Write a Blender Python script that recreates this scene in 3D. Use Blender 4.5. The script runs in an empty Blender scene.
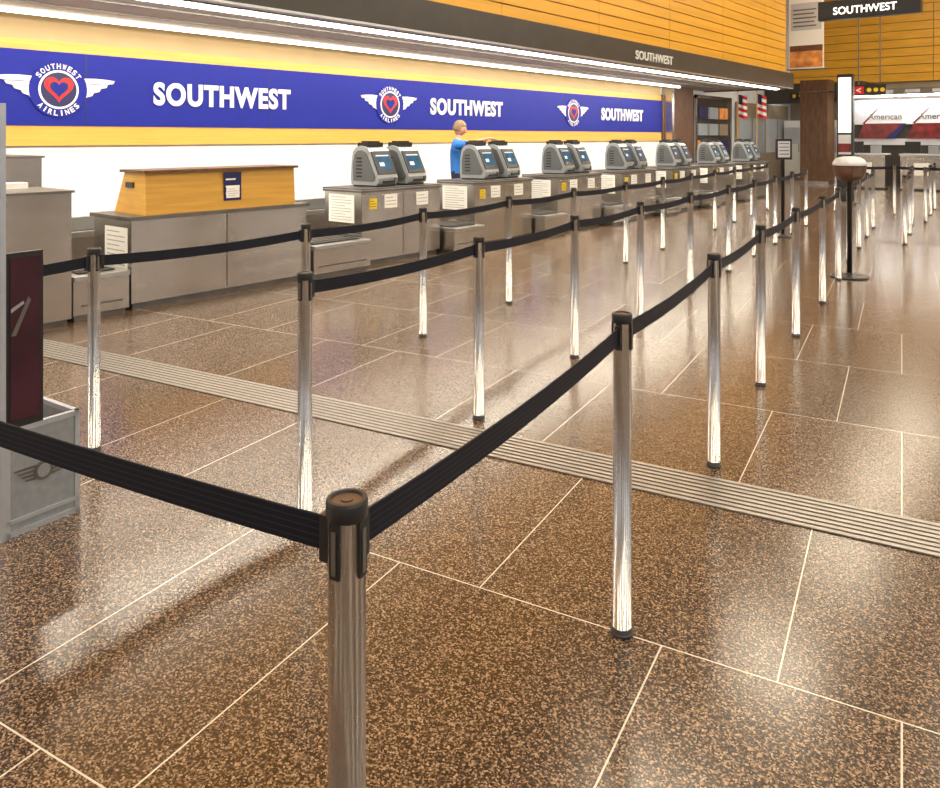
import bpy, bmesh, math, random
from mathutils import Matrix, Vector
random.seed(4)
TH = math.radians(39.4)
CT, ST = math.cos(TH), math.sin(TH)
def pl(X, Y):
    """survey frame (rotated 39.4 deg to the building) -> building frame"""
    return (X*CT - Y*ST, X*ST + Y*CT)

# ------------------------------------------------------------ materials
def nt(m):
    m.use_nodes = True
    return m.node_tree, m.node_tree.nodes, m.node_tree.links
def pmat(name, col, rough=.5, metal=0., noise=0., nscale=20., coat=0., stretch=None, emis=None, es=0., spec=None):
    m = bpy.data.materials.new(name)
    t, n, l = nt(m)
    b = n['Principled BSDF']
    b.inputs['Roughness'].default_value = rough
    b.inputs['Metallic'].default_value = metal
    b.inputs['Coat Weight'].default_value = coat
    if spec is not None: b.inputs['Specular IOR Level'].default_value = spec
    tc = n.new('ShaderNodeTexCoord'); mp = n.new('ShaderNodeMapping')
    l.new(tc.outputs['Object'], mp.inputs[0])
    if stretch: mp.inputs['Scale'].default_value = stretch
    nz = n.new('ShaderNodeTexNoise'); nz.inputs['Scale'].default_value = nscale
    nz.inputs['Detail'].default_value = 4
    l.new(mp.outputs[0], nz.inputs['Vector'])
    cr = n.new('ShaderNodeValToRGB')
    a = [max(0, c*(1-noise)) for c in col]; c2 = [min(1, c*(1+noise)) for c in col]
    cr.color_ramp.elements[0].color = (*a, 1); cr.color_ramp.elements[0].position = .3
    cr.color_ramp.elements[1].color = (*c2, 1); cr.color_ramp.elements[1].position = .7
    l.new(nz.outputs['Fac'], cr.inputs[0]); l.new(cr.outputs[0], b.inputs['Base Color'])
    if emis:
        b.inputs['Emission Color'].default_value = (*emis, 1)
        b.inputs['Emission Strength'].default_value = es
    return m
M = {}
M['alu'] = pmat('brushed_aluminium', (.58,.58,.58), .30, 1., .05, 60, stretch=(8,8,.3))
M['tube'] = pmat('polished_aluminium_tube', (.56,.57,.59), .22, 1., .04, 60, stretch=(8,8,.3))
_n = M['tube'].node_tree; _p = _n.nodes['Principled BSDF']; _t = _n.nodes.new('ShaderNodeTangent'); _t.direction_type = 'RADIAL'; _t.axis = 'Z'
_n.links.new(_t.outputs[0], _p.inputs['Tangent']); _p.inputs['Anisotropic'].default_value = .8; _p.inputs['Anisotropic Rotation'].default_value = .25
M['grate'] = pmat('grate_steel', (.42,.40,.375), .40, .85, .08, 20)
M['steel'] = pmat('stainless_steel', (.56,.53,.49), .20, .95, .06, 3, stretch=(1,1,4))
M['steeld'] = pmat('stainless_dark', (.20,.19,.18), .4, .8, .15, 5)  # darker steel for toe kicks, tops, seams and rods
M['black'] = pmat('black_plastic', (.012,.012,.014), .35)
M['blackm'] = pmat('matt_black', (.02,.02,.022), .7)
M['capbrown'] = pmat('cap_reflection_bin_plate', (.16,.10,.07), .35, .6)  # post cap: coppery reflection painted into the colour; bin plate: plain brown
M['white'] = pmat('white_paint', (.80,.80,.79), .5, 0, .02)
M['wallwhite'] = pmat('white_wall', (.70,.74,.80), .6, 0, .03, 3)
M['coveglow'] = pmat('painted_cove_glow', (.50,.37,.20), .6, 0, .03, 3)  # warm glow of the cove light, painted into the wall colour
M['blue'] = pmat('royal_blue_panel', (.012,.020,.28), .5, 0, .04, 4, spec=.2)
M['navy'] = pmat('navy', (.01,.012,.09), .4)
M['red'] = pmat('red', (.62,.01,.02), .4)
M['gold'] = pmat('gold', (.75,.45,.08), .4)
M['woodstripe'] = pmat('maple_stripe', (.74,.39,.08), .4, 0, .10, 3, stretch=(1,.4,14))
M['wood'] = pmat('honey_wood', (.76,.39,.030), .38, 0, .12, 1.2, stretch=(1,.3,6))
M['wood2'] = pmat('podium_wood', (.60,.33,.055), .38, 0, .12, 3, stretch=(1,.5,10))
M['wooddark'] = pmat('walnut', (.12,.06,.03), .45, 0, .3, 3, stretch=(4,4,1))
M['soffit'] = pmat('soffit_paint', (.37,.35,.33), .5, 0, .03, 3)
M['fascia'] = pmat('charcoal_fascia', (.055,.05,.045), .38, .3, .1, 3)
M['ceil'] = pmat('ceiling_paint', (.46,.38,.28), .8, 0, .03, 2)
M['beige'] = pmat('beige_wall', (.30,.24,.17), .7, 0, .1, 2)
M['darkwall'] = pmat('dark_recess', (.03,.025,.02), .6, 0, .2, 2)
M['kgrey'] = pmat('kiosk_grey', (.32,.35,.38), .30, .35, .03)
M['kdark'] = pmat('kiosk_side', (.12,.13,.14), .35, .3, .03)
M['kscreen'] = pmat('kiosk_screen', (.01,.04,.08), .12, 0, .4, 9, emis=(.02,.13,.25), es=.5)
M['paper'] = pmat('paper', (.88,.88,.86), .6)
M['print'] = pmat('printed_lines', (.38,.38,.40), .6)
M['yellow'] = pmat('yellow_label', (.85,.62,.02), .5)
M['shirt'] = pmat('blue_shirt', (.02,.15,.52), .8, 0, .15, 20)
M['trouser'] = pmat('navy_trousers', (.015,.018,.04), .85, 0, .2, 30)
M['skin'] = pmat('skin', (.50,.25,.16), .5, 0, .06, 20)
M['hair'] = pmat('sandy_hair', (.20,.14,.08), .8, 0, .35, 60)
M['eye'] = pmat('eye_white', (.8,.8,.8), .2)
M['lamp'] = pmat('lamp_diffuser', (.9,.9,.9), .5, emis=(1,.87,.66), es=25)
M['strip'] = pmat('strip_diffuser', (.9,.9,.9), .5, emis=(1,.93,.80), es=18)
M['stripb'] = pmat('cove_diffuser', (.9,.9,.9), .5, emis=(1,.88,.66), es=7)
M['lbox'] = pmat('lightbox', (.9,.9,.85), .5, emis=(1,.98,.90), es=1.6)
M['silver'] = pmat('silver_band', (.58,.60,.66), .4, .2, .06, 2)
M['postred'] = pmat('dark_red_print', (.13,.010,.010), .25, 0, .5, 5)
M['poster'] = pmat('dark_poster_print', (.030,.007,.014), .2, 0, .7, 3)
M['dome'] = pmat('brown_enamel', (.15,.075,.05), .35, .2, .3, 8)
M['aframe'] = pmat('pale_blue_metal', (.46,.50,.57), .35, .6, .05)
M['mesh'] = pmat('grey_panel', (.30,.33,.37), .45, .5, .1, 30)
M['orange'] = pmat('orange_print', (.75,.28,.08), .5, 0, .5, 4)
M['glassy'] = pmat('window_glass', (.45,.52,.60), .1, .2)

def stripe_mat():
    m = bpy.data.materials.new('belt_webbing'); t, n, l = nt(m); b = n['Principled BSDF']
    tc = n.new('ShaderNodeTexCoord'); sp = n.new('ShaderNodeSeparateXYZ'); l.new(tc.outputs['UV'], sp.inputs[0])
    a = n.new('ShaderNodeMath'); a.operation = 'MULTIPLY'; a.inputs[1].default_value = 5; l.new(sp.outputs[1], a.inputs[0])
    f = n.new('ShaderNodeMath'); f.operation = 'FRACT'; l.new(a.outputs[0], f.inputs[0])
    g = n.new('ShaderNodeMath'); g.operation = 'GREATER_THAN'; g.inputs[1].default_value = .78; l.new(f.outputs[0], g.inputs[0])
    mx = n.new('ShaderNodeMix'); mx.data_type = 'RGBA'; l.new(g.outputs[0], mx.inputs[0])
    mx.inputs[6].default_value = (.005,.006,.011,1); mx.inputs[7].default_value = (.016,.021,.045,1)
    l.new(mx.outputs[2], b.inputs['Base Color']); b.inputs['Roughness'].default_value = .6
    b.inputs['Specular IOR Level'].default_value = .25
    return m
M['belt'] = stripe_mat()

def floor_mat():
    m = bpy.data.materials.new('terrazzo_floor'); t, n, l = nt(m); b = n['Principled BSDF']
    def ma(op, x, y=None):
        q = n.new('ShaderNodeMath'); q.operation = op
        for i, v in enumerate([x, y]):
            if v is None: continue
            if isinstance(v, (int, float)): q.inputs[i].default_value = v
            else: l.new(v, q.inputs[i])
        return q.outputs[0]
    tc = n.new('ShaderNodeTexCoord'); mp = n.new('ShaderNodeMapping')
    l.new(tc.outputs['Object'], mp.inputs[0]); mp.inputs['Rotation'].default_value = (0, 0, -math.radians(10.4))
    sp = n.new('ShaderNodeSeparateXYZ'); l.new(mp.outputs[0], sp.inputs[0])
    s, nn = sp.outputs[0], sp.outputs[1]
    v = ma('DIVIDE', ma('SUBTRACT', nn, 2.36), 1.16)
    row = ma('FLOOR', v); fn = ma('FRACT', v)
    par = ma('FRACT', ma('MULTIPLY', row, .5))
    shift = ma('SUBTRACT', .33, ma('MULTIPLY', par, .66))
    u = ma('DIVIDE', ma('SUBTRACT', s, shift), 1.6)
    fu = ma('FRACT', u)
    d1 = ma('MULTIPLY', ma('MINIMUM', fu, ma('SUBTRACT', 1, fu)), 1.6)
    d2 = ma('MULTIPLY', ma('ABSOLUTE', ma('SUBTRACT', fu, .6)), 1.6)
    d3 = ma('MULTIPLY', ma('MINIMUM', fn, ma('SUBTRACT', 1, fn)), 1.16)
    line = ma('LESS_THAN', ma('MINIMUM', ma('MINIMUM', d1, d2), d3), .0026)
    cb = n.new('ShaderNodeCombineXYZ'); l.new(row, cb.inputs[0]); l.new(ma('FLOOR', u), cb.inputs[1]); l.new(ma('GREATER_THAN', fu, .6), cb.inputs[2])
    wn = n.new('ShaderNodeTexWhiteNoise'); l.new(cb.outputs[0], wn.inputs['Vector'])
    tone = ma('ADD', .90, ma('MULTIPLY', wn.outputs['Value'], .22))
    vo = n.new('ShaderNodeTexVoronoi'); vo.inputs['Scale'].default_value = 200; l.new(tc.outputs['Object'], vo.inputs['Vector'])
    sc = n.new('ShaderNodeSeparateColor'); l.new(vo.outputs['Color'], sc.inputs[0])
    nz = n.new('ShaderNodeTexNoise'); nz.inputs['Scale'].default_value = 100; nz.inputs['Detail'].default_value = 3
    l.new(tc.outputs['Object'], nz.inputs['Vector'])
    mixv = ma('ADD', ma('MULTIPLY', sc.outputs[0], .62), ma('MULTIPLY', nz.outputs['Fac'], .38))
    cr = n.new('ShaderNodeValToRGB'); e = cr.color_ramp.elements
    e[0].position = .20; e[0].color = (.010,.0065,.005,1)
    e[1].position = .82; e[1].color = (.38,.26,.17,1)
    k = e.new(.44); k.color = (.042,.025,.016,1)
    k = e.new(.61); k.color = (.140,.086,.051,1)
    l.new(mixv, cr.inputs[0])
    vm = n.new('ShaderNodeVectorMath'); vm.operation = 'SCALE'; l.new(cr.outputs[0], vm.inputs[0]); l.new(tone, vm.inputs['Scale'])
    mx = n.new('ShaderNodeMix'); mx.data_type = 'RGBA'; l.new(line, mx.inputs[0])
    l.new(vm.outputs[0], mx.inputs[6]); mx.inputs[7].default_value = (.58,.53,.46,1)
    l.new(mx.outputs[2], b.inputs['Base Color'])
    n2 = n.new('ShaderNodeTexNoise'); n2.inputs['Scale'].default_value = 1.3; n2.inputs['Detail'].default_value = 3
    l.new(tc.outputs['Object'], n2.inputs['Vector'])
    l.new(ma('ADD', .165, ma('MULTIPLY', n2.outputs['Fac'], .07)), b.inputs['Roughness'])
    b.inputs['IOR'].default_value = 1.62
    return m
M['floor'] = floor_mat()

# ------------------------------------------------------------ mesh builder
class B:
    def __init__(s): s.bm = bmesh.new(); s.mats = []
    def mi(s, k):
        if k not in s.mats: s.mats.append(k)
        return s.mats.index(k)
    def face(s, vs, k, smooth=False):
        try: f = s.bm.faces.new(vs)
        except ValueError: return
        f.material_index = s.mi(k); f.smooth = smooth
    def box(s, x0, x1, y0, y1, z0, z1, k, T=None):
        if x0 > x1: x0, x1 = x1, x0
        if y0 > y1: y0, y1 = y1, y0
        if z0 > z1: z0, z1 = z1, z0
        c = [(x0,y0,z0),(x1,y0,z0),(x1,y1,z0),(x0,y1,z0),(x0,y0,z1),(x1,y0,z1),(x1,y1,z1),(x0,y1,z1)]
        v = [s.bm.verts.new((T @ Vector(p)) if T else p) for p in c]
        for q in [(3,2,1,0),(4,5,6,7),(0,1,5,4),(1,2,6,5),(2,3,7,6),(3,0,4,7)]: s.face([v[i] for i in q], k)
    def prism(s, poly, h0, h1, k, T):
        """poly in local xy, extruded local z h0..h1, transformed by T"""
        a = [s.bm.verts.new(T @ Vector((p[0], p[1], h0))) for p in poly]
        b = [s.bm.verts.new(T @ Vector((p[0], p[1], h1))) for p in poly]
        n = len(poly)
        s.face(a[::-1], k); s.face(b, k)
        for i in range(n): s.face([a[i], a[(i+1) % n], b[(i+1) % n], b[i]], k)
    def lathe(s, prof, k, T=None, seg=28, ks=None, smooth=True, allsm=False):
        T = T or Matrix.Identity(4); rings = []
        for r, z in prof:
            if r < 1e-6: rings.append([s.bm.verts.new(T @ Vector((0, 0, z)))])
            else: rings.append([s.bm.verts.new(T @ Vector((r*math.cos(2*math.pi*i/seg), r*math.sin(2*math.pi*i/seg), z))) for i in range(seg)])
        for j in range(len(rings)-1):
            a, b = rings[j], rings[j+1]; kk = ks[j] if ks else k
            sm = smooth and (allsm or abs(prof[j][0]-prof[j+1][0]) < 1e-4)
            for i in range(seg):
                i2 = (i+1) % seg
                if len(a) == 1 and len(b) == 1: continue
                if len(a) == 1: s.face([a[0], b[i2], b[i]], kk, sm)
                elif len(b) == 1: s.face([a[i], a[i2], b[0]], kk, sm)
                else: s.face([a[i], a[i2], b[i2], b[i]], kk, sm)
    def tube(s, pts, rad, k, seg=10, flat=1.):
        pts = [Vector(p) for p in pts]; rings = []
        for i, p in enumerate(pts):
            d = (pts[min(i+1, len(pts)-1)] - pts[max(i-1, 0)]).normalized()
            u = d.cross(Vector((0, 0, 1)))
            if u.length < .05: u = d.cross(Vector((1, 0, 0)))
            u.normalize(); w = d.cross(u)
            rings.append([s.bm.verts.new(p + (u*math.cos(2*math.pi*j/seg) + w*math.sin(2*math.pi*j/seg)*flat)*rad[i]) for j in range(seg)])
        for a, b in zip(rings, rings[1:]):
            for j in range(seg): s.face([a[j], a[(j+1) % seg], b[(j+1) % seg], b[j]], k, True)
        s.face(rings[0][::-1], k); s.face(rings[-1], k)
    def ball(s, c, r, k, seg=16, T=None, fn=None):
        n = seg; rings = []
        T = T or Matrix.Identity(4)
        for i in range(n//2+1):
            ph = math.pi*i/(n//2); row = []
            for j in range(n):
                a = 2*math.pi*j/n
                p = Vector((math.sin(ph)*math.cos(a), math.sin(ph)*math.sin(a), math.cos(ph)))
                q = Vector((p.x*r[0], p.y*r[1], p.z*r[2]))
                if fn: q = fn(p, q)
                row.append(T @ (q + Vector(c)))
            if i in (0, n//2): rings.append([s.bm.verts.new(row[0])])
            else: rings.append([s.bm.verts.new(x) for x in row])
        for a, b in zip(rings, rings[1:]):
            for j in range(n):
                j2 = (j+1) % n
                if len(a) == 1: s.face([a[0], b[j], b[j2]], k, True)
                elif len(b) == 1: s.face([a[j], b[0], a[j2]], k, True)
                else: s.face([a[j], b[j], b[j2], a[j2]], k, True)
    def addmesh(s, me, T, k):
        v = [s.bm.verts.new(T @ x.co) for x in me.vertices]
        for p in me.polygons: s.face([v[i] for i in p.vertices], k)
    def obj(s, name, loc=(0,0,0), rz=0, bevel=0, parent=None):
        me = bpy.data.meshes.new(name); s.bm.normal_update(); s.bm.to_mesh(me); s.bm.free()
        for k in s.mats: me.materials.append(M[k])
        return place(name, me, loc, rz, bevel, parent)
def place(name, me, loc=(0,0,0), rz=0, bevel=0, parent=None):
    o = bpy.data.objects.new(name, me); bpy.context.scene.collection.objects.link(o)
    o.location = loc; o.rotation_euler = (0, 0, rz)
    if bevel:
        m = o.modifiers.new('bevel', 'BEVEL'); m.width = bevel; m.segments = 2; m.limit_method = 'ANGLE'
    if parent: o.parent = parent
    return o

TC = {}
def textmesh(txt, ext=.006, bold=.03):
    if (txt, ext, bold) in TC: return TC[(txt, ext, bold)]
    c = bpy.data.curves.new('lettering', 'FONT'); c.body = txt; c.size = 1; c.extrude = ext; c.offset = bold
    c.space_character = 1.0+bold*3.2
    o = bpy.data.objects.new('lettering', c); bpy.context.scene.collection.objects.link(o)
    bpy.context.view_layer.update()
    me = bpy.data.meshes.new_from_object(o.evaluated_get(bpy.context.evaluated_depsgraph_get()))
    bpy.data.objects.remove(o)
    xs = [v.co.x for v in me.vertices]; ys = [v.co.y for v in me.vertices]
    TC[(txt, ext, bold)] = (me, min(xs), max(xs), min(ys), max(ys)); return TC[(txt, ext, bold)]
def text(b, txt, T, w, h, k, ext=.006, bold=.03):
    me, x0, x1, y0, y1 = textmesh(txt, 1, bold)
    S = Matrix.Diagonal((w/(x1-x0) if w else h/(y1-y0), h/(y1-y0), ext, 1))
    b.addmesh(me, T @ S @ Matrix.Translation((-(x0+x1)/2, -(y0+y1)/2, 0)), k)
def FX(x, y, z):   # sign facing +x
    return Matrix(((0,0,1,x),(1,0,0,y),(0,1,0,z),(0,0,0,1)))
def FY(x, y, z):   # sign facing -y
    return Matrix(((1,0,0,x),(0,0,-1,y),(0,1,0,z),(0,0,0,1)))

# ------------------------------------------------------------ room shell
b = B(); b.box(-12, 12, -8, 33, -.1, 0, 'floor'); b.obj('floor')
b = B(); b.box(-12, 12, -8, 33, 7.6, 7.8, 'ceil'); b.obj('ceiling')
XW = -9.5
b = B(); b.box(XW-.2, XW, -8, 33, 0, 7.6, 'wallwhite'); b.obj('wall_left')
b = B(); b.box(-9.5, 12, 31, 31.2, 0, 7.6, 'beige')
b.box(-9.5, 12, 30.99, 31, 3.5, 7.6, 'darkwall')
z = 3.5
while z < 7.4:
    x = -9.5
    while x < 11.8:
        b.box(x+.008, min(x+2.4, 12)-.008, 30.93, 30.98, z+.010, z+.30-.010, 'wood'); x += 2.4
    z += .30
b.obj('wall_far')
b = B(); b.box(11.8, 12, -8, 31, 0, .4, 'soffit'); b.box(11.8, 12, -8, 31, 6.9, 7.6, 'soffit')
for i in range(14): b.box(11.85, 12, -8+3*i-.06, -8+3*i+.06, .4, 6.9, 'steel')
for i in range(7): b.box(11.5, 12, -8+6*i-.9, -8+6*i+.9, 0, 7.6, 'wooddark')  # unseen dark piers, added to streak the posts' reflections
b.box(11.86, 11.98, -8, 31, 3.4, 3.5, 'steel'); b.obj('wall_right')
b = B(); b.box(-9.5, 11.5, -8.2, -8, 5.2, 7.6, 'wooddark')
for i in range(6): b.box(-9.5+3.9*i, -9.5+3.9*i+1.9, -8.3, -8, 0, 5.2, 'wooddark' if i % 2 else 'beige')  # unseen wall added behind camera; bays reflect as light and dark stripes in posts
b.obj('wall_rear_added')

b = B(); b.box(-9.5, -7.2, -8, 22.7, 3.30, 7.6, 'darkwall')
z = 3.36
while z < 7.5:
    y = -8
    while y < 22.6:
        b.box(-7.2, -7.1, y+.006, min(y+2.9, 22.7)-.006, z+.010, z+.212-.010, 'wood'); y += 2.9
    z += .212
for i in range(20):
    zz = 3.36+.212*i
    b.box(-9.5, -7.1, 22.7, 22.76, zz+.006, zz+.206, 'wood')
b.obj('wall_bulkhead')
# soffit
b = B()
b.box(-9.5, -7.0, -8, 22.7, 2.93, 3.30, 'soffit')
b.box(-7.0, -6.9, -8, 22.7, 2.90, 3.34, 'fascia')
b.box(-9.5, -6.9, 22.7, 22.8, 2.90, 3.34, 'fascia')
b.box(-7.14, -7.10, -8, 22.7, 2.90, 2.93, 'alu')
b.box(-6.9, -6.885, -8, 22.7, 2.90, 2.925, 'alu')
b.box(-8.55, -8.50, -8, 22.7, 2.915, 2.93, 'steeld')
b.box(-7.9, -7.86, -8, 22.7, 2.915, 2.93, 'steeld')
text(b, 'SOUTHWEST', FX(-6.9, 14.1, 3.10), 1.6, .17, 'white', .02, .01)
b.obj('ceiling_soffit')
b = B(); b.box(-7.32, -7.20, -8, 22.5, 2.885, 2.93, 'strip'); b.obj('linear_ceiling_light')
b = B(); b.box(-9.10, -9.02, -8, 20.0, 2.885, 2.93, 'stripb'); b.obj('linear_ceiling_light')
b = B(); b.box(-.75, .75, -.45, .45, -.03, .0, 'lamp'); b.box(-.8, .8, -.5, .5, 0, .06, 'soffit')
first = b.obj('ceiling_light_panel', (-4.5, -4, 7.53))
for i in range(5):
    for j in range(8):
        if i == 0 and j == 0: continue
        place('ceiling_light_panel', first.data, (-4.5+3.6*i, -4+4.4*j, 7.53))

# ------------------------------------------------------------ wall sign
def logo(b, T, s):
    T = T @ Matrix.Diagonal((s, s, 1, 1))
    def circ(r, n=40): return [(r*math.cos(2*math.pi*i/n), r*math.sin(2*math.pi*i/n)) for i in range(n)]
    for sg in (1, -1):
        for i in range(5):
            y1 = .13 - i*.052; L = .66 - i*.085; y0 = y1-.044
            p = [(.15, y0), (L-.10, y0-.004*i), (L-.02, y0+.012), (L, y1), (.15, y1)]
            p = [(sg*x, y) for x, y in p]
            if sg < 0: p = p[::-1]
            b.prism(p, .001, .012, 'white', T)
        p = [(.16,.138), (.42,.150), (.55,.145), (.67,.134), (.16,.125)]
        p = [(sg*x, y) for x, y in p]
        if sg > 0: p = p[::-1]
        b.prism(p, .001, .013, 'white', T)
    b.prism(circ(.325), .001, .014, 'blue', T)
    b.prism(circ(.225), .014, .018, 'white', T)
    b.prism(circ(.200), .018, .021, 'navy', T)
    def heart(r):
        o = []
        for i in range(40):
            t = 2*math.pi*i/40
            o.append((-r*16*math.sin(t)**3/16, r*(13*math.cos(t)-5*math.cos(2*t)-2*math.cos(3*t)-math.cos(4*t)+2)/16))
        return o
    b.prism(heart(.165), .021, .024, 'red', T)
    b.prism(heart(.105), .024, .027, 'navy', T); b.prism(heart(.085), .027, .030, 'blue', T)
    for word, up in (('SOUTHWEST', 1), ('AIRLINES', -1)):
        n = len(word)
        for i, ch in enumerate(word):
            a = (i-(n-1)/2)*.235
            if up > 0: R = Matrix.Rotation(-a, 4, 'Z') @ Matrix.Translation((0, .272, .014))
            else: R = Matrix.Rotation(a, 4, 'Z') @ Matrix.Translation((0, -.272, .014))
            text(b, ch, T @ R, .045 if ch != 'I' else .015, .062, 'white', .004, .02)
b = B()
b.box(XW, XW+.04, -8, 19.75, 2.54, 2.66, 'woodstripe')
b.box(XW, XW+.02, -8, 19.75, 2.66, 2.93, 'coveglow')  # strip coloured warm to stand in for cove glow
b.box(XW, XW+.04, -8, 19.75, 1.45, 1.68, 'woodstripe')
b.box(XW, XW+.05, -8, 19.75, 1.68, 2.54, 'blue')
yy = -6.2
while yy < 19.7:
    b.box(XW+.05, XW+.0515, yy-.006, yy+.006, 1.68, 2.54, 'navy'); yy += 2.62
b.box(XW, XW+.07, 19.75, 19.85, 1.42, 2.70, 'wooddark')
F = XW+.052
for cy in (-2.0, 3.96, 9.35, 15.2): logo(b, FX(F, cy, 2.10), 1.0)
for cy in (.3, 6.20, 11.45, 17.55): text(b, 'SOUTHWEST', FX(F, cy, 2.105), 2.15, .30, 'white', .012, .038)
b.obj('airline_wall_sign')
b = B()
b.box(XW+.02, XW+.15, 20.2, 21.6, 0, 2.93, 'wooddark'); b.box(XW+.02, XW+.3, 19.86, 20.0, 0, 2.93, 'steel'); b.obj('trim_pillar')

# ------------------------------------------------------------ podium & counters
def lblT(b, T, w, h, k='paper', lines=6, kl='print'):
    b.prism([(-w/2,-h/2),(w/2,-h/2),(w/2,h/2),(-w/2,h/2)], 0, .004, k, T)
    for i in range(lines):
        yy = h/2-(i+1)*h/(lines+1); ww = w*(.40 if i % 3 else .28); hh = h*.11/(lines+1)
        b.prism([(-w*.40,yy-hh),(-w*.40+2*ww,yy-hh),(-w*.40+2*ww,yy+hh),(-w*.40,yy+hh)], .004, .005, kl, T)
def lbl(b, x, y, z, w, h, k='paper', lines=6, kl='print'): lblT(b, FX(x, y, z), w, h, k, lines, kl)
def lbly(b, x, y, z, w, h, k='paper', lines=6, kl='print'): lblT(b, FY(x, y, z), w, h, k, lines, kl)
XZ = Matrix(((1,0,0,0),(0,0,1,0),(0,1,0,0),(0,0,0,1)))

b = B()
b.box(-7.45, -6.74, 3.45, 5.40, .06, .80, 'steel'); b.box(-7.42, -6.78, 3.48, 5.37, 0, .06, 'steeld')
b.box(-6.74, -6.735, 4.42, 4.43, .08, .79, 'steeld')
b.box(-7.48, -6.71, 3.42, 5.43, .80, .835, 'steeld')
prof = [(-7.36,.835),(-7.16,1.22),(-6.78,1.22),(-6.76,.835)]
b.prism(prof, 3.60, 5.27, 'wood2', XZ)
b.box(-7.20, -6.74, 3.57, 5.30, 1.22, 1.245, 'wooddark')
lbl(b, -6.762, 4.50, 1.06, .20, .28, 'navy', 3, 'paper'); lbl(b, -6.756, 4.50, 1.0, .15, .11, 'paper', 4)
lbly(b, -7.02, 3.45, .52, .42, .42, 'paper', 9)
b.box(-7.12, -6.98, 3.585, 3.60, 1.08, 1.13, 'black')
b.obj('check_in_podium', bevel=.006)

b = B()
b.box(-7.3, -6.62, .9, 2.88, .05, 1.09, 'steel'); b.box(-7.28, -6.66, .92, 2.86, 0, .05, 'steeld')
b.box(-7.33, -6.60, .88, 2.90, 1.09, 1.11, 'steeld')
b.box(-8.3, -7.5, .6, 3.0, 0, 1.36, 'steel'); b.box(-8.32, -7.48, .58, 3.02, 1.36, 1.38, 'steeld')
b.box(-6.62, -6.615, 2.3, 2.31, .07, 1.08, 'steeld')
lbly(b, -7.0, .898, .8, .3, .2)
lbl(b, -7.497, 2.25, 1.22, .30, .06, 'paper', 0)
b.box(-7.30, -7.15, 2.35, 2.75, 1.11, 1.16, 'paper'); b.box(-7.145, -7.14, 2.38, 2.5, 1.115, 1.155, 'red')
b.obj('steel_bag_counter', bevel=.005)

def plinth(y0, y1, h=.36):
    b = B(); w = (y1-y0)/2
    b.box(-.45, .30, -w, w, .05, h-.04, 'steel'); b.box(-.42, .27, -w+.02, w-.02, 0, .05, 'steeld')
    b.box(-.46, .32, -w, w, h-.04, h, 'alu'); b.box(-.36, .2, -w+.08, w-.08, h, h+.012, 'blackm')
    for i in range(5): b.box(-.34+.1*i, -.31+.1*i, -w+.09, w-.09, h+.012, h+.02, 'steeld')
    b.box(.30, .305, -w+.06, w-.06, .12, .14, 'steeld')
    return b.obj('baggage_scale', (-6.98, (y0+y1)/2, 0), bevel=.004)
plinth(2.92, 3.40, .38); plinth(5.46, 6.30, .36)

def build_counter():
    b = B()
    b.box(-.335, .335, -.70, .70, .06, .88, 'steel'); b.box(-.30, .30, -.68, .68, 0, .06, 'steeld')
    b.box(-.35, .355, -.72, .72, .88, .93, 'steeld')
    b.box(-.34, .358, -.725, .725, .905, .915, 'alu')
    b.box(.335, .345, -.695, -.01, .10, .84, 'steel'); b.box(.335, .345, .01, .695, .10, .84, 'steel')
    lbly(b, -.02, -.702, .68, .46, .34, 'paper', 9)
    lbl(b, .347, -.52, .74, .12, .13, 'yellow', 3, 'black')
    lbl(b, .347, -.22, .76, .22, .17, 'paper', 3)
    lbl(b, .347, .35, .76, .22, .17, 'paper', 3)
    return b
def build_kiosk():
    b = B(); T = XZ
    W = .195
    prof = [(-.20,.02),(.20,.02),(.23,.05),(.235,.11),(.22,.15),(.09,.44),(.06,.475),(.0,.50),(-.06,.51),(-.13,.49),(-.18,.43),(-.20,.30),(-.21,.10)]
    b.prism(prof, -W, W, 'kgrey', T)
    prof2 = [(-.16,.07),(.16,.07),(.19,.12),(.05,.42),(-.02,.455),(-.09,.45),(-.14,.40),(-.17,.28)]
    b.prism(prof2, -W-.012, -W, 'kdark', T); b.prism(prof2, W, W+.012, 'kdark', T)
    for s in (-1, 1):
        for q in range(6): b.box(-.11, -.02, s*(W+.012)-.003, s*(W+.012)+.003, .12+.045*q, .138+.045*q, 'black')
    d = Vector((.13, 0, -.29)).normalized()
    up = -d; nrm = Vector((.29, 0, .13)).normalized()
    c = Vector((.09, 0, .44)) + d*.160
    R = Matrix(((0, up.x, nrm.x, c.x), (1, 0, 0, 0), (0, up.z, nrm.z, c.z), (0, 0, 0, 1)))
    b.prism([(-.180,-.155),(.180,-.155),(.176,.158),(-.176,.158)], 0, .014, 'black', R)
    b.prism([(-.135,-.10),(.135,-.10),(.135,.110),(-.135,.110)], .014, .017, 'kscreen', R)
    b.prism([(-.125,.085),(.125,.085),(.125,.10),(-.125,.10)], .017, .019, 'silver', R)
    b.prism([(-.10,-.05),(-.01,-.05),(-.01,.0),(-.10,.0)], .017, .019, 'silver', R)
    b.box(-.14, .03, -.15, .15, .495, .550, 'black'); b.box(-.11, .01, -.11, .11, .550, .570, 'blackm')
    b.box(.23, .252, -.10, .10, .05, .075, 'black'); b.box(-.18, .20, -.18, .18, 0, .02, 'black')
    b.box(.233, .250, .12, .16, .04, .11, 'steeld')
    return b
cb = build_counter(); kb = build_kiosk(); cme = kme = None
c0 = 7.06
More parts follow.
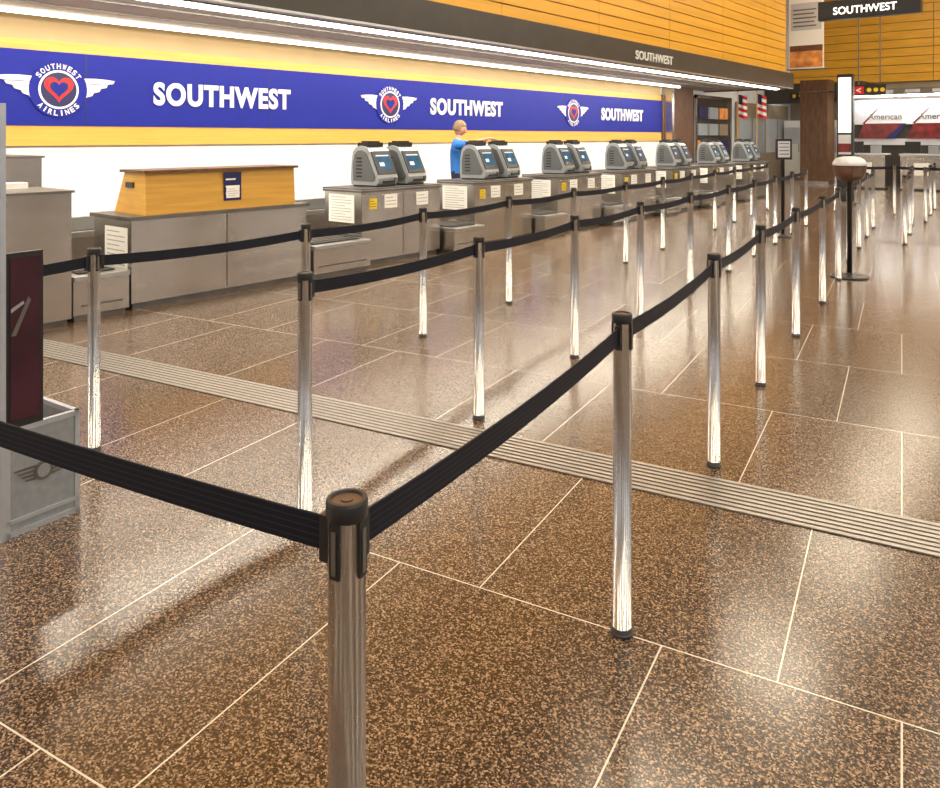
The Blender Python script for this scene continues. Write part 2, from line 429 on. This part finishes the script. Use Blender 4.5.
for k in range(7):
    y = c0+2.13*k; lx = -7.235
    if cme is None:
        o = cb.obj('kiosk_counter', (lx, y, 0), bevel=.005); cme = o.data
        q = kb.obj('check_in_kiosk', (lx+.02, y-.20, .93), rz=.12, bevel=.014); kme = q.data
    else:
        place('kiosk_counter', cme, (lx, y, 0), bevel=.005)
        place('check_in_kiosk', kme, (lx+.02, y-.20, .93), .12, .014)
    place('check_in_kiosk', kme, (lx+.02, y+.34, .93), .12, .014)
    if k < 6: plinth(y+.75, y+2.13-.75, .34)
b = B()
b.box(-9.3, -8.62, -6, 19.6, 0, .46, 'steel'); b.box(-9.22, -8.7, -6, 19.6, .46, .475, 'blackm')
b.box(-9.3, -9.24, -6, 19.6, .46, .62, 'alu'); b.box(-8.68, -8.62, -6, 19.6, .46, .52, 'alu')
b.obj('baggage_conveyor')

# ------------------------------------------------------------ trench drain
b = B()
Rd = Matrix.Rotation(math.radians(10.4), 4, 'Z')
b.box(-9, 12.5, 3.345, 3.635, .0005, .002, 'blackm', Rd)
for i in range(8):
    y0 = 3.348+i*.0370
    b.box(-9, 12.5, y0, y0+.024, .0005, .006, 'grate', Rd)
b.obj('floor_trench_grate')

# ------------------------------------------------------------ stanchions
def build_post():
    b = B()
    b.lathe([(0,0),(.036,0),(.036,.006),(.032,.010),(.032,.022),(.029,.022),(.029,.970),(.0315,.972),(.032,.976),(.032,.996),(.030,1.0),(.025,1.0),(.023,.996),(.010,.996),(.009,.998),(0,.998)],
            'alu', ks=['black','black','black','black','black','tube','black','black','black','black','black','black','capbrown','black','capbrown'], seg=40)
    for a in range(4):
        T = Matrix.Rotation(a*math.pi/2, 4, 'Z')
        b.box(.026, .0315, -.009, .009, .888, .972, 'black', T)
        b.box(.0315, .0335, -.004, .004, .895, .960, 'steeld', T)
    return b
pme = None
def post(p):
    global pme
    x, y = pl(*p); rz = math.radians(10.4)
    if pme is None:
        o = build_post().obj('belt_stanchion', (x, y, 0), rz); pme = o.data; return o
    return place('belt_stanchion', pme, (x, y, 0), rz)
def belt(o, p, q, sag=.018):
    a = Vector((*pl(*p), 0)); c = Vector((*pl(*q), 0)); d = (c-a); L = d.length; d.normalize(); side = Vector((-d.y, d.x, 0))
    bm = bmesh.new(); uv = bm.loops.layers.uv.new('uv'); N = 14
    zc = .935; hh = .0265; r0 = .036
    rows = []
    for i in range(N+1):
        t = i/N; s = r0 + (L-2*r0)*t; zz = zc - sag*4*t*(1-t)
        pt = a + d*s
        rows.append([pt+side*.0015+Vector((0,0,zz-hh)), pt+side*.0015+Vector((0,0,zz+hh)), pt-side*.0015+Vector((0,0,zz+hh)), pt-side*.0015+Vector((0,0,zz-hh))])
    vs = [[bm.verts.new(v) for v in r] for r in rows]
    for i in range(N):
        A, C = vs[i], vs[i+1]
        for j, (v0, v1) in enumerate([(0,1),(1,1),(1,0),(0,0)]):
            f = bm.faces.new([A[j], A[(j+1)%4], C[(j+1)%4], C[j]])
            for lp, vv in zip(f.loops, [v0, v1, v1, v0]): lp[uv].uv = (i/N, vv)
    bm.faces.new(vs[0][::-1]); bm.faces.new(vs[-1])
    def clip(c0):
        cs = []
        for ss in (0, .016):
            for wd, hz in ((-.008, -.036), (.008, -.036), (.008, .036), (-.008, .036)):
                cs.append(bm.verts.new(c0[0] + c0[1]*ss + side*wd + Vector((0, 0, .930+hz))))
        for qd in [(0,1,2,3),(7,6,5,4),(0,4,5,1),(1,5,6,2),(2,6,7,3),(3,7,4,0)]:
            f = bm.faces.new([cs[t] for t in qd]); f.material_index = 1
    clip((a+d*.032, d)); clip((c-d*.032, -d))
    me = bpy.data.meshes.new('belt'); bm.normal_update(); bm.to_mesh(me); bm.free()
    me.materials.append(M['belt']); me.materials.append(M['black'])
    w = bpy.data.objects.new('belt', me); bpy.context.scene.collection.objects.link(w)
    w.parent = o; bpy.context.view_layer.update(); w.matrix_parent_inverse = o.matrix_world.inverted()
def row(pts):
    os = [post(p) for p in pts]
    for i in range(len(pts)-1): belt(os[i], pts[i], pts[i+1])
    return os
A = [(-2.60,2.69),(-1.861,3.856),(-1.04,4.93),(-.366,6.065),(.364,7.27),(1.12,8.42),(1.92,9.6),(2.66,10.75),(3.38,11.9),(4.10,13.05),(4.82,14.2),(5.55,15.35),(6.3,16.5)]
Bq = [(-.671,3.168),(.049,4.295),(.737,5.486),(1.45,6.63),(2.21,7.81),(2.98,8.98),(3.70,10.13),(4.42,11.28),(5.14,12.43),(5.86,13.58)]
C = [(-.188,1.19),(.476,2.438),(1.153,3.68),(1.817,4.87),(2.54,6.07),(3.29,7.27),(4.00,8.46),(4.70,9.66),(5.42,10.86),(6.14,12.06),(6.86,13.26)]
oa = row(A); ob = row(Bq); oc = row(C)
g = (-1.42, 1.88); og = post(g); belt(oc[0], C[0], g, .01)
E = [(6.25,11.2),(7.0,12.4),(7.7,13.6),(8.4,14.8)]
row(E)
G = [(8.3,14.2),(9.1,15.4),(9.9,16.6)]
row(G)
H = [(7.6,16.2),(8.5,15.6),(9.7,14.9)]
row(H)

# ------------------------------------------------------------ stands
def stand_base(b, hpost, base):
    b.lathe([(0,0),(base,0),(base,.012),(base*.92,.022),(.05,.035),(.03,.05),(0,.05)], 'black', seg=36)
    b.lathe([(0,.05),(.026,.05),(.026,hpost-.02),(.032,hpost-.01),(.032,hpost),(0,hpost)], 'black', seg=20)
b = B(); stand_base(b, 1.08, .20)
b.lathe([(0,1.06),(.07,1.06),(.12,1.085),(.155,1.13),(.168,1.18),(.170,1.225),(.174,1.235),(.176,1.262),(.165,1.275),(.150,1.30),(.11,1.325),(.06,1.335),(0,1.337)],
        'dome', ks=['dome']*5+['blackm']+['silver']*6, seg=36, allsm=True)
b.box(-.05, .05, -.176, -.165, 1.12, 1.20, 'capbrown')
b.obj('pedestal_bin', (*pl(4.20, 8.62), 0), TH)
b = B(); stand_base(b, 1.26, .16)
w, h = .25, .32
T = FY(0, -.03, 1.26+h/2-.06); pts = [(-w/2,-h/2),(w/2,-h/2),(w/2,h/2),(-w/2,h/2)]
b.prism(pts, -.012, .012, 'black', T)
b.prism([(x*.74, y*.78) for x, y in pts], .012, .016, 'silver', T)
for i in range(4): b.prism([(-w*.3,h*(.25-.17*i)),(w*.3,h*(.25-.17*i)),(w*.3,h*(.30-.17*i)),(-w*.3,h*(.30-.17*i))], .016, .018, 'steeld', T)
b.obj('queue_sign_stand', (*pl(4.86, 12.1), 0), TH)

# ------------------------------------------------------------ bag sizer at left edge
b = B()
P1 = Vector((*pl(-1.785, 2.99), 0)); P2 = Vector((*pl(-1.62, 3.235), 0))
dx = (P2-P1).normalized(); L = (P2-P1).length; dl = Vector((-dx.y, dx.x, 0))
SZ = Matrix(((dl.x, dx.x, 0, P1.x), (dl.y, dx.y, 0, P1.y), (0, 0, 1, 0), (0, 0, 0, 1)))
D = .34
for (x, y) in [(0,0),(0,L-.02),(D-.02,0),(D-.02,L-.02)]: b.box(x, x+.02, y, y+.02, 0, .42, 'aframe', SZ)
for zz in (0, .40):
    b.box(0,.02,0,L,zz,zz+.02,'aframe',SZ); b.box(D-.02,D,0,L,zz,zz+.02,'aframe',SZ); b.box(0,D,0,.02,zz,zz+.02,'aframe',SZ); b.box(0,D,L-.02,L,zz,zz+.02,'aframe',SZ)
b.box(0,.02,0,L,.05,.065,'aframe',SZ)
b.box(.006,.012,.02,L-.02,.02,.40,'mesh',SZ); b.box(.02,D-.02,L-.012,L-.006,.02,.40,'mesh',SZ); b.box(.02,D-.02,.006,.012,.02,.40,'mesh',SZ)
b.box(.02,D-.02,.02,L-.02,.015,.03,'mesh',SZ)
b.box(-.004,D,-.018,.002,0,1.68,'aframe',SZ)
b.box(.0,.025,.004,.145,.42,1.10,'black',SZ)
b.box(-.004,.0,.018,.133,.45,1.08,'poster',SZ)
TP = SZ @ Matrix(((0,0,-1,-.004),(1,0,0,.05),(0,1,0,.85),(0,0,0,1)))
b.prism([(-.03,-.07),(-.012,-.07),(.045,.06),(.035,.075)], 0, .002, 'steeld', TP)
b.prism([(-.03,.02),(.02,.05),(.015,.06),(-.03,.035)], 0, .002, 'kgrey', TP)
TL = SZ @ Matrix(((0,0,-1,.005),(1,0,0,L/2),(0,1,0,.22),(0,0,0,1)))
for sg in (1,-1):
    for i in range(4):
        y1 = .03-i*.016; pp = [(sg*.03,y1-.010),(sg*(.11-.014*i),y1-.006),(sg*(.115-.014*i),y1),(sg*.03,y1)]
        b.prism(pp, 0, .003, 'steeld', TL)
b.prism([(.038*math.cos(i*.3142),.038*math.sin(i*.3142)) for i in range(20)], 0, .004, 'steeld', TL)
b.prism([(.026*math.cos(i*.3142),.026*math.sin(i*.3142)) for i in range(20)], .004, .006, 'mesh', TL)
b.obj('bag_sizer')

# ------------------------------------------------------------ hanging signs & banner
b = B()
Y0 = 14.6/(.4467*ST+CT); x0 = (.4467*CT-ST)*Y0; zb = 1.55+.1489*Y0
Y1 = 14.6/(.5790*ST+CT); x1 = (.5790*CT-ST)*Y1
b.box(x0, x1, 14.6, 14.75, zb, zb+.33, 'black'); b.box(x0+.02, x1-.02, 14.594, 14.6, zb+.02, zb+.31, 'blackm')
text(b, 'SOUTHWEST', FY((x0+x1)/2-.05, 14.594, zb+.145), (x1-x0)*.62, .13, 'lbox', .006, .012)
for xx in (x0+.3, x1-.3): b.box(xx-.015, xx+.015, 14.66, 14.69, zb+.33, 7.6, 'steeld')
b.obj('hanging_direction_sign')
b = B()
bx0, bx1 = -7.40, -6.42
b.box(bx0, bx1, 24.0, 24.02, 3.55, 6.6, 'paper'); b.box(bx0+.03, bx1-.03, 23.994, 24.0, 3.6, 4.25, 'orange')
b.box(bx0+.03,bx1-.03,23.992,23.994,4.08,4.25,'dome'); b.box(bx0+.06, bx1-.06, 23.99, 24.0, 4.7, 5.5, 'silver')
for i in range(5): b.box(bx0+.12, bx1-.2-.06*(i%2), 23.986, 23.99, 4.8+.12*i, 4.84+.12*i, 'steeld')
b.tube([(bx0-.05,24.01,6.6),(bx1+.05,24.01,6.6)],[.02,.02],'steeld'); b.tube([(bx0-.05,24.01,3.55),(bx1+.05,24.01,3.55)],[.02,.02],'steeld')
for xx in (bx0+.1,bx1-.1): b.box(xx-.005,xx+.005,24.005,24.015,6.6,7.6,'steeld')
b.obj('hanging_banner')
b = B()
b.box(-5.66, -4.80, 24, 24.1, 2.72, 3.02, 'black'); b.box(-5.62,-5.36,23.99,24,2.76,2.98,'red')
text(b, '<', FY(-5.49, 23.99, 2.87), .12, .14, 'paper', .004)
for i in range(3): b.prism([(.06*math.cos(t*.393),.06*math.sin(t*.393)) for t in range(16)], 0, .008, 'yellow', FY(-5.22+i*.17, 24, 2.87))
for xx in (-5.5, -4.95): b.box(xx-.015, xx+.015, 24.03, 24.06, 3.02, 7.6, 'steeld')
b.obj('gate_direction_sign')

b = B(); tx, ty = pl(8.68, 18.0)
T = Matrix.Translation((tx, ty, 0))
b.box(-.17,.17,-.08,.08,0,3.0,'black',T); b.box(-.135,.135,-.09,-.08,1.65,2.92,'lbox',T); b.box(-.135,.135,-.09,-.08,1.15,1.60,'silver',T)
b.box(-.3,.3,-.18,.18,0,.06,'steeld',T); b.box(-.135,.135,-.094,-.09,1.2,1.4,'postred',T)
b.obj('information_totem', bevel=.005)

# ------------------------------------------------------------ far end
b = B()
b.box(-9.46, -6.3, 28, 28.4, 2.72, 3.4, 'fascia'); b.box(-9.46,-6.3,28.4,30.9,3.3,3.4,'darkwall')
b.box(-8.6, -7.3, 27.98, 28, 2.85, 3.07, 'black'); text(b, 'Checkpoint', FY(-7.85, 27.98, 2.96), .9, .12, 'yellow', .004, .0)
b.box(-8.5,-8.4,27.97,27.98,2.9,3.02,'yellow')
for i in range(4): b.box(-9.1+.75*i, -8.9+.75*i, 28.8, 29.2, 3.28, 3.30, 'strip')
b.obj('far_canopy')
b = B()
b.box(-7.85,-7.0,26.6,27.4,0,3.4,'wooddark'); b.box(-7.88,-6.97,26.57,27.43,0,.12,'steel'); b.box(-7.88,-6.97,26.57,27.43,3.0,3.04,'steel'); b.obj('clad_column')
b = B()
for i in range(4):
    b.box(-9.3+.62*i, -9.3+.62*i+.58, 29.6, 30.2, .08, 2.15, 'paper'); b.box(-9.28+.62*i, -9.3+.62*i+.56, 29.59, 29.6, 1.3,1.9,'silver'); b.box(-8.78+.62*i, -8.76+.62*i, 29.57, 29.6, 1.0,1.3,'steeld')
b.box(-9.32,-6.84,29.65,30.2,0,.08,'steeld')
b.obj('vending_cabinet_row')
XD = XW+.025
b = B()
b.box(XD,XD+.04,21.9,24.6,0,2.75,'darkwall'); b.box(XD+.04,XD+.10,21.85,21.95,0,2.8,'steel'); b.box(XD+.04,XD+.10,24.55,24.65,0,2.8,'steel'); b.box(XD+.04,XD+.10,21.85,24.65,2.7,2.8,'steel')
for i in range(3):
    for j in range(4):
        b.box(XD+.04,XD+.09,22.1+.8*i,22.75+.8*i,.6+.5*j,.95+.5*j,random.choice(['glassy','silver','orange','navy','beige']))
b.obj('door_1')
b = B()
b.box(XD,XD+.04,25.2,30.5,0,2.7,'beige')
for i in range(4): b.box(XD+.04,XD+.07,25.4+1.3*i,26.5+1.3*i,1.0,2.2,random.choice(['glassy','darkwall','silver']))
b.obj('wall_display')
for (fx, fy) in [(-8.9,23.9),(-8.35,24.0)]:
    b = B(); b.tube([(0,0,0),(0,0,.05)],[.12,.12],'steeld',16); b.tube([(0,0,.05),(0,0,2.95)],[.015,.012],'gold',8); b.ball((0,0,2.97),(.03,.03,.03),'gold',8)
    for i in range(7):
        z1 = 2.88-i*.10
        n = 6
        for s in range(n):
            xa, xb = .02+.26*s/n, .02+.26*(s+1)/n
            ya, yb = .03*math.sin(s*1.3), .03*math.sin((s+1)*1.3)
            k = 'navy' if (i < 3 and s < 3) else ('red' if i % 2 == 0 else 'paper')
            v = [b.bm.verts.new(q) for q in [(xa,ya,z1-.1-xa*.35),(xb,yb,z1-.1-xb*.35),(xb,yb,z1-xb*.35),(xa,ya,z1-xa*.35)]]
            b.face(v, k)
    b.obj('flag_on_pole', (fx, fy, 0))
b = B()
b.box(-6.4, 4, 27.4, 27.7, 0, 3.0, 'darkwall'); b.box(-6.4,4,26.7,27.7,2.86,3.05,'steeld'); b.box(-6.35,4,27.2,27.3,2.82,2.86,'strip')
for i in range(14): b.box(-6.2+.72*i, -5.9+.72*i, 26.80, 26.95, 2.83, 2.86, 'strip'); b.box(-6.25+.72*i,-5.85+.72*i,26.69,26.70,2.90,3.0,'silver')
b.box(-6.4,4,27.36,27.4,1.95,2.72,'silver'); b.box(-6.4,4,27.38,27.4,1.30,1.50,'silver')
for i in range(7):
    xx = -6.3+1.42*i
    b.prism([(xx,1.5),(xx+.8,1.5),(xx+1.3,1.98),(xx+.2,1.98)],0,.05,'postred',FY(0,27.4,0)); b.prism([(xx+.8,1.5),(xx+1.1,1.5),(xx+1.4,1.98),(xx+1.3,1.98)],0,.05,'navy',FY(0,27.4,0))
    b.prism([(xx+.15,1.98),(xx+.22,1.98),(xx+.62,2.45),(xx+.58,2.45)],0,.045,'postred',FY(0,27.4,0))
    text(b,'American',FY(xx+.80,27.36,2.20),.95,.20,'steeld',.01,.012)
b.obj('wall_second_airline')
b = B()
for i in range(6):
    xx = -6.2+1.5*i
    b.box(xx,xx+1.1,25.4,26.0,.05,1.02,'steel'); b.box(xx-.03,xx+1.13,25.36,26.04,1.02,1.06,'silver'); b.box(xx+.1,xx+.5,25.5,25.55,1.10,1.42,'black'); b.box(xx+.28,xx+.32,25.52,25.56,1.06,1.12,'black'); b.box(xx+.02,xx+1.08,25.42,25.98,0,.05,'black')
    b.box(xx+.7,xx+.95,25.45,25.7,1.06,1.30,'kgrey'); b.box(xx+.35,xx+.75,25.39,25.4,.45,.8,'paper')
b.obj('ticket_counter', bevel=.004)

# ------------------------------------------------------------ ticket agent
def skinmesh(verts, edges, rad, sub=2):
    me = bpy.data.meshes.new('t'); me.from_pydata(verts, edges, []); o = bpy.data.objects.new('t', me); bpy.context.scene.collection.objects.link(o)
    m = o.modifiers.new('s', 'SKIN'); m.use_smooth_shade = True
    for i, r in enumerate(rad): me.skin_vertices[0].data[i].radius = r if isinstance(r, tuple) else (r, r)
    me.skin_vertices[0].data[0].use_root = True
    sb = o.modifiers.new('u', 'SUBSURF'); sb.levels = sub; sb.render_levels = sub
    bpy.context.view_layer.update()
    r = bpy.data.meshes.new_from_object(o.evaluated_get(bpy.context.evaluated_depsgraph_get())); bpy.data.objects.remove(o); return r
V = [(0,0,.97),(0,0,1.12),(0,.0,1.30),(0,.0,1.42),(0,.015,1.52),(0,.03,1.60),
     (.17,0,1.43),(.225,.26,1.44),(.17,.49,1.53),
     (-.17,0,1.43),(-.25,.05,1.15),(-.20,.27,1.04),
     (.095,0,.90),(.11,.02,.50),(.11,-.02,.10),(.12,.14,.045),
     (-.095,0,.90),(-.11,.02,.50),(-.11,-.02,.10),(-.12,.14,.045)]
Ed = [(0,1),(1,2),(2,3),(3,4),(4,5),(3,6),(6,7),(7,8),(3,9),(9,10),(10,11),(0,12),(12,13),(13,14),(14,15),(0,16),(16,17),(17,18),(18,19)]
Rd_ = [(.155,.12),(.15,.115),(.19,.13),(.17,.11),.06,.052, .080,.052,.030, .080,.050,.028, .095,.06,.045,.04, .095,.06,.045,.04]
bmz = skinmesh(V, Ed, Rd_)
for k in ('shirt','trouser','skin','black'): bmz.materials.append(M[k])
for p in bmz.polygons:
    c = p.center; p.use_smooth = True
    if c.z < .08: p.material_index = 3
    elif c.z < 1.0 and abs(c.x) < .28 and c.y < .2: p.material_index = 1
    elif c.z > 1.50 and abs(c.x) < .1 and c.y < .15: p.material_index = 2
    elif c.y > .27 or (c.x < -.1 and c.y > .13): p.material_index = 2
    else: p.material_index = 0
ax, ay = -8.00, 9.42; arz = math.atan2(.63,.77)-math.pi/2
agent = place('ticket_agent', bmz, (ax, ay, 0), arz)
b = B()
HT = Matrix.Translation((0,.045,1.675)) @ Matrix.Rotation(-.22, 4, 'X')
def hf(p, q):
    if p.z < -.2: q.x *= 1+.28*(p.z+.2); q.y = q.y*(1+.12*(p.z+.2))
    if p.y > .6 and abs(p.x) < .55 and .0 < p.z < .3: q.y -= .008*(1-abs(p.x))
    return q
b.ball((0,0,0), (.076,.096,.118), 'skin', 28, HT, hf)
b.tube([HT @ Vector(q) for q in [(0,.090,.030),(0,.104,.0),(0,.116,-.022),(0,.094,-.034)]],[.008,.011,.016,.010],'skin',8)
for s in (-1,1):
    b.ball((s*.031,.083,.018),(.013,.009,.009),'eye',10,HT); b.ball((s*.031,.0915,.018),(.005,.003,.005),'black',8,HT)
    b.tube([HT @ Vector(q) for q in [(s*.014,.093,.036),(s*.032,.092,.042),(s*.05,.078,.036)]],[.004,.005,.003],'hair',6)
    b.ball((s*.079,-.005,.0),(.010,.020,.032),'skin',12,HT)
b.tube([HT @ Vector(q) for q in [(-.026,.082,-.060),(0,.094,-.060),(.026,.082,-.060)]],[.003,.007,.003],'red',6)
def hh(p, q):
    if p.y > .25 and p.z < .35: q = q*.82
    elif p.z < -.45: q = q*.82
    return q
b.ball((0,-.012,.016), (.090,.112,.130), 'hair', 32, HT, hh)
b.obj('head', parent=agent)
def hand(name, w, f, curl, sgn):
    b = B(); w = Vector(w); f = Vector(f).normalized(); side = f.cross(Vector((0,0,1))).normalized()*sgn; up = Vector((0,0,1))
    b.tube([w-f*.02, w+f*.02, w+f*.055, w+f*.092],[.026,.034,.042,.036],'skin',12,.45)
    for i, Lf in enumerate([.072,.082,.076,.060]):
        o = w + f*.085 + side*(-.030+.020*i)
        pts = [o]; ang = .15
        for sgm in (.45,.3,.25):
            ang += curl; pts.append(pts[-1] + (f*math.cos(ang) - up*math.sin(ang))*Lf*sgm)
        b.tube(pts,[.0098,.0092,.0085,.006],'skin',8)
    o = w + f*.025 - side*.030
    b.tube([o, o+f*.025-side*.022-up*.004, o+f*.050-side*.030-up*.010, o+f*.068-side*.028-up*.014],[.014,.012,.010,.007],'skin',8)
    b.obj(name, parent=agent)
hand('hand_right', (.17,.49,1.53), (-.10,.9,-.05), .18, 1)
hand('hand_left', (-.20,.27,1.04), (.1,.9,-.25), .35, -1)
b = B(); b.tube([(0,.02,1.455),(0,.022,1.50),(0,.025,1.515)],[.085,.068,.066],'shirt',18); b.obj('collar', parent=agent)

# ------------------------------------------------------------ lights
def area(name, loc, sx, sy, e, col, rot=(0,0,0)):
    l = bpy.data.lights.new(name, 'AREA'); l.shape = 'RECTANGLE'; l.size = sx; l.size_y = sy; l.energy = e; l.color = col
    o = bpy.data.objects.new(name, l); bpy.context.scene.collection.objects.link(o); o.location = loc; o.rotation_euler = rot
area('soffit_strip_lamp_back', (-9.06, 6, 2.875), .08, 27, 145, (1,.91,.78), (0, math.radians(-8), 0))
area('soffit_strip_lamp_front', (-7.26, 7, 2.875), .12, 29, 900, (1,.87,.66), (0, math.radians(18), 0))
area('second_airline_strip_lamp', (-1.2, 27.1, 2.80), 10, .15, 140, (1,.95,.86), (math.radians(25), 0, 0))
w = bpy.data.worlds.new('World'); bpy.context.scene.world = w; w.use_nodes = True
w.node_tree.nodes['Background'].inputs[0].default_value = (1,.95,.90,1); w.node_tree.nodes['Background'].inputs[1].default_value = 1.15

cam = bpy.data.cameras.new('camera'); co = bpy.data.objects.new('camera', cam); bpy.context.scene.collection.objects.link(co)
co.location = (0,0,1.55); co.rotation_euler = (math.pi/2, 0, TH)
cam.sensor_width = 36; cam.lens = 779/940*36; cam.shift_y = -257/940; cam.clip_end = 200
bpy.context.scene.camera = co
bpy.context.scene.view_settings.view_transform = 'Standard'
bpy.context.scene.view_settings.exposure = 0
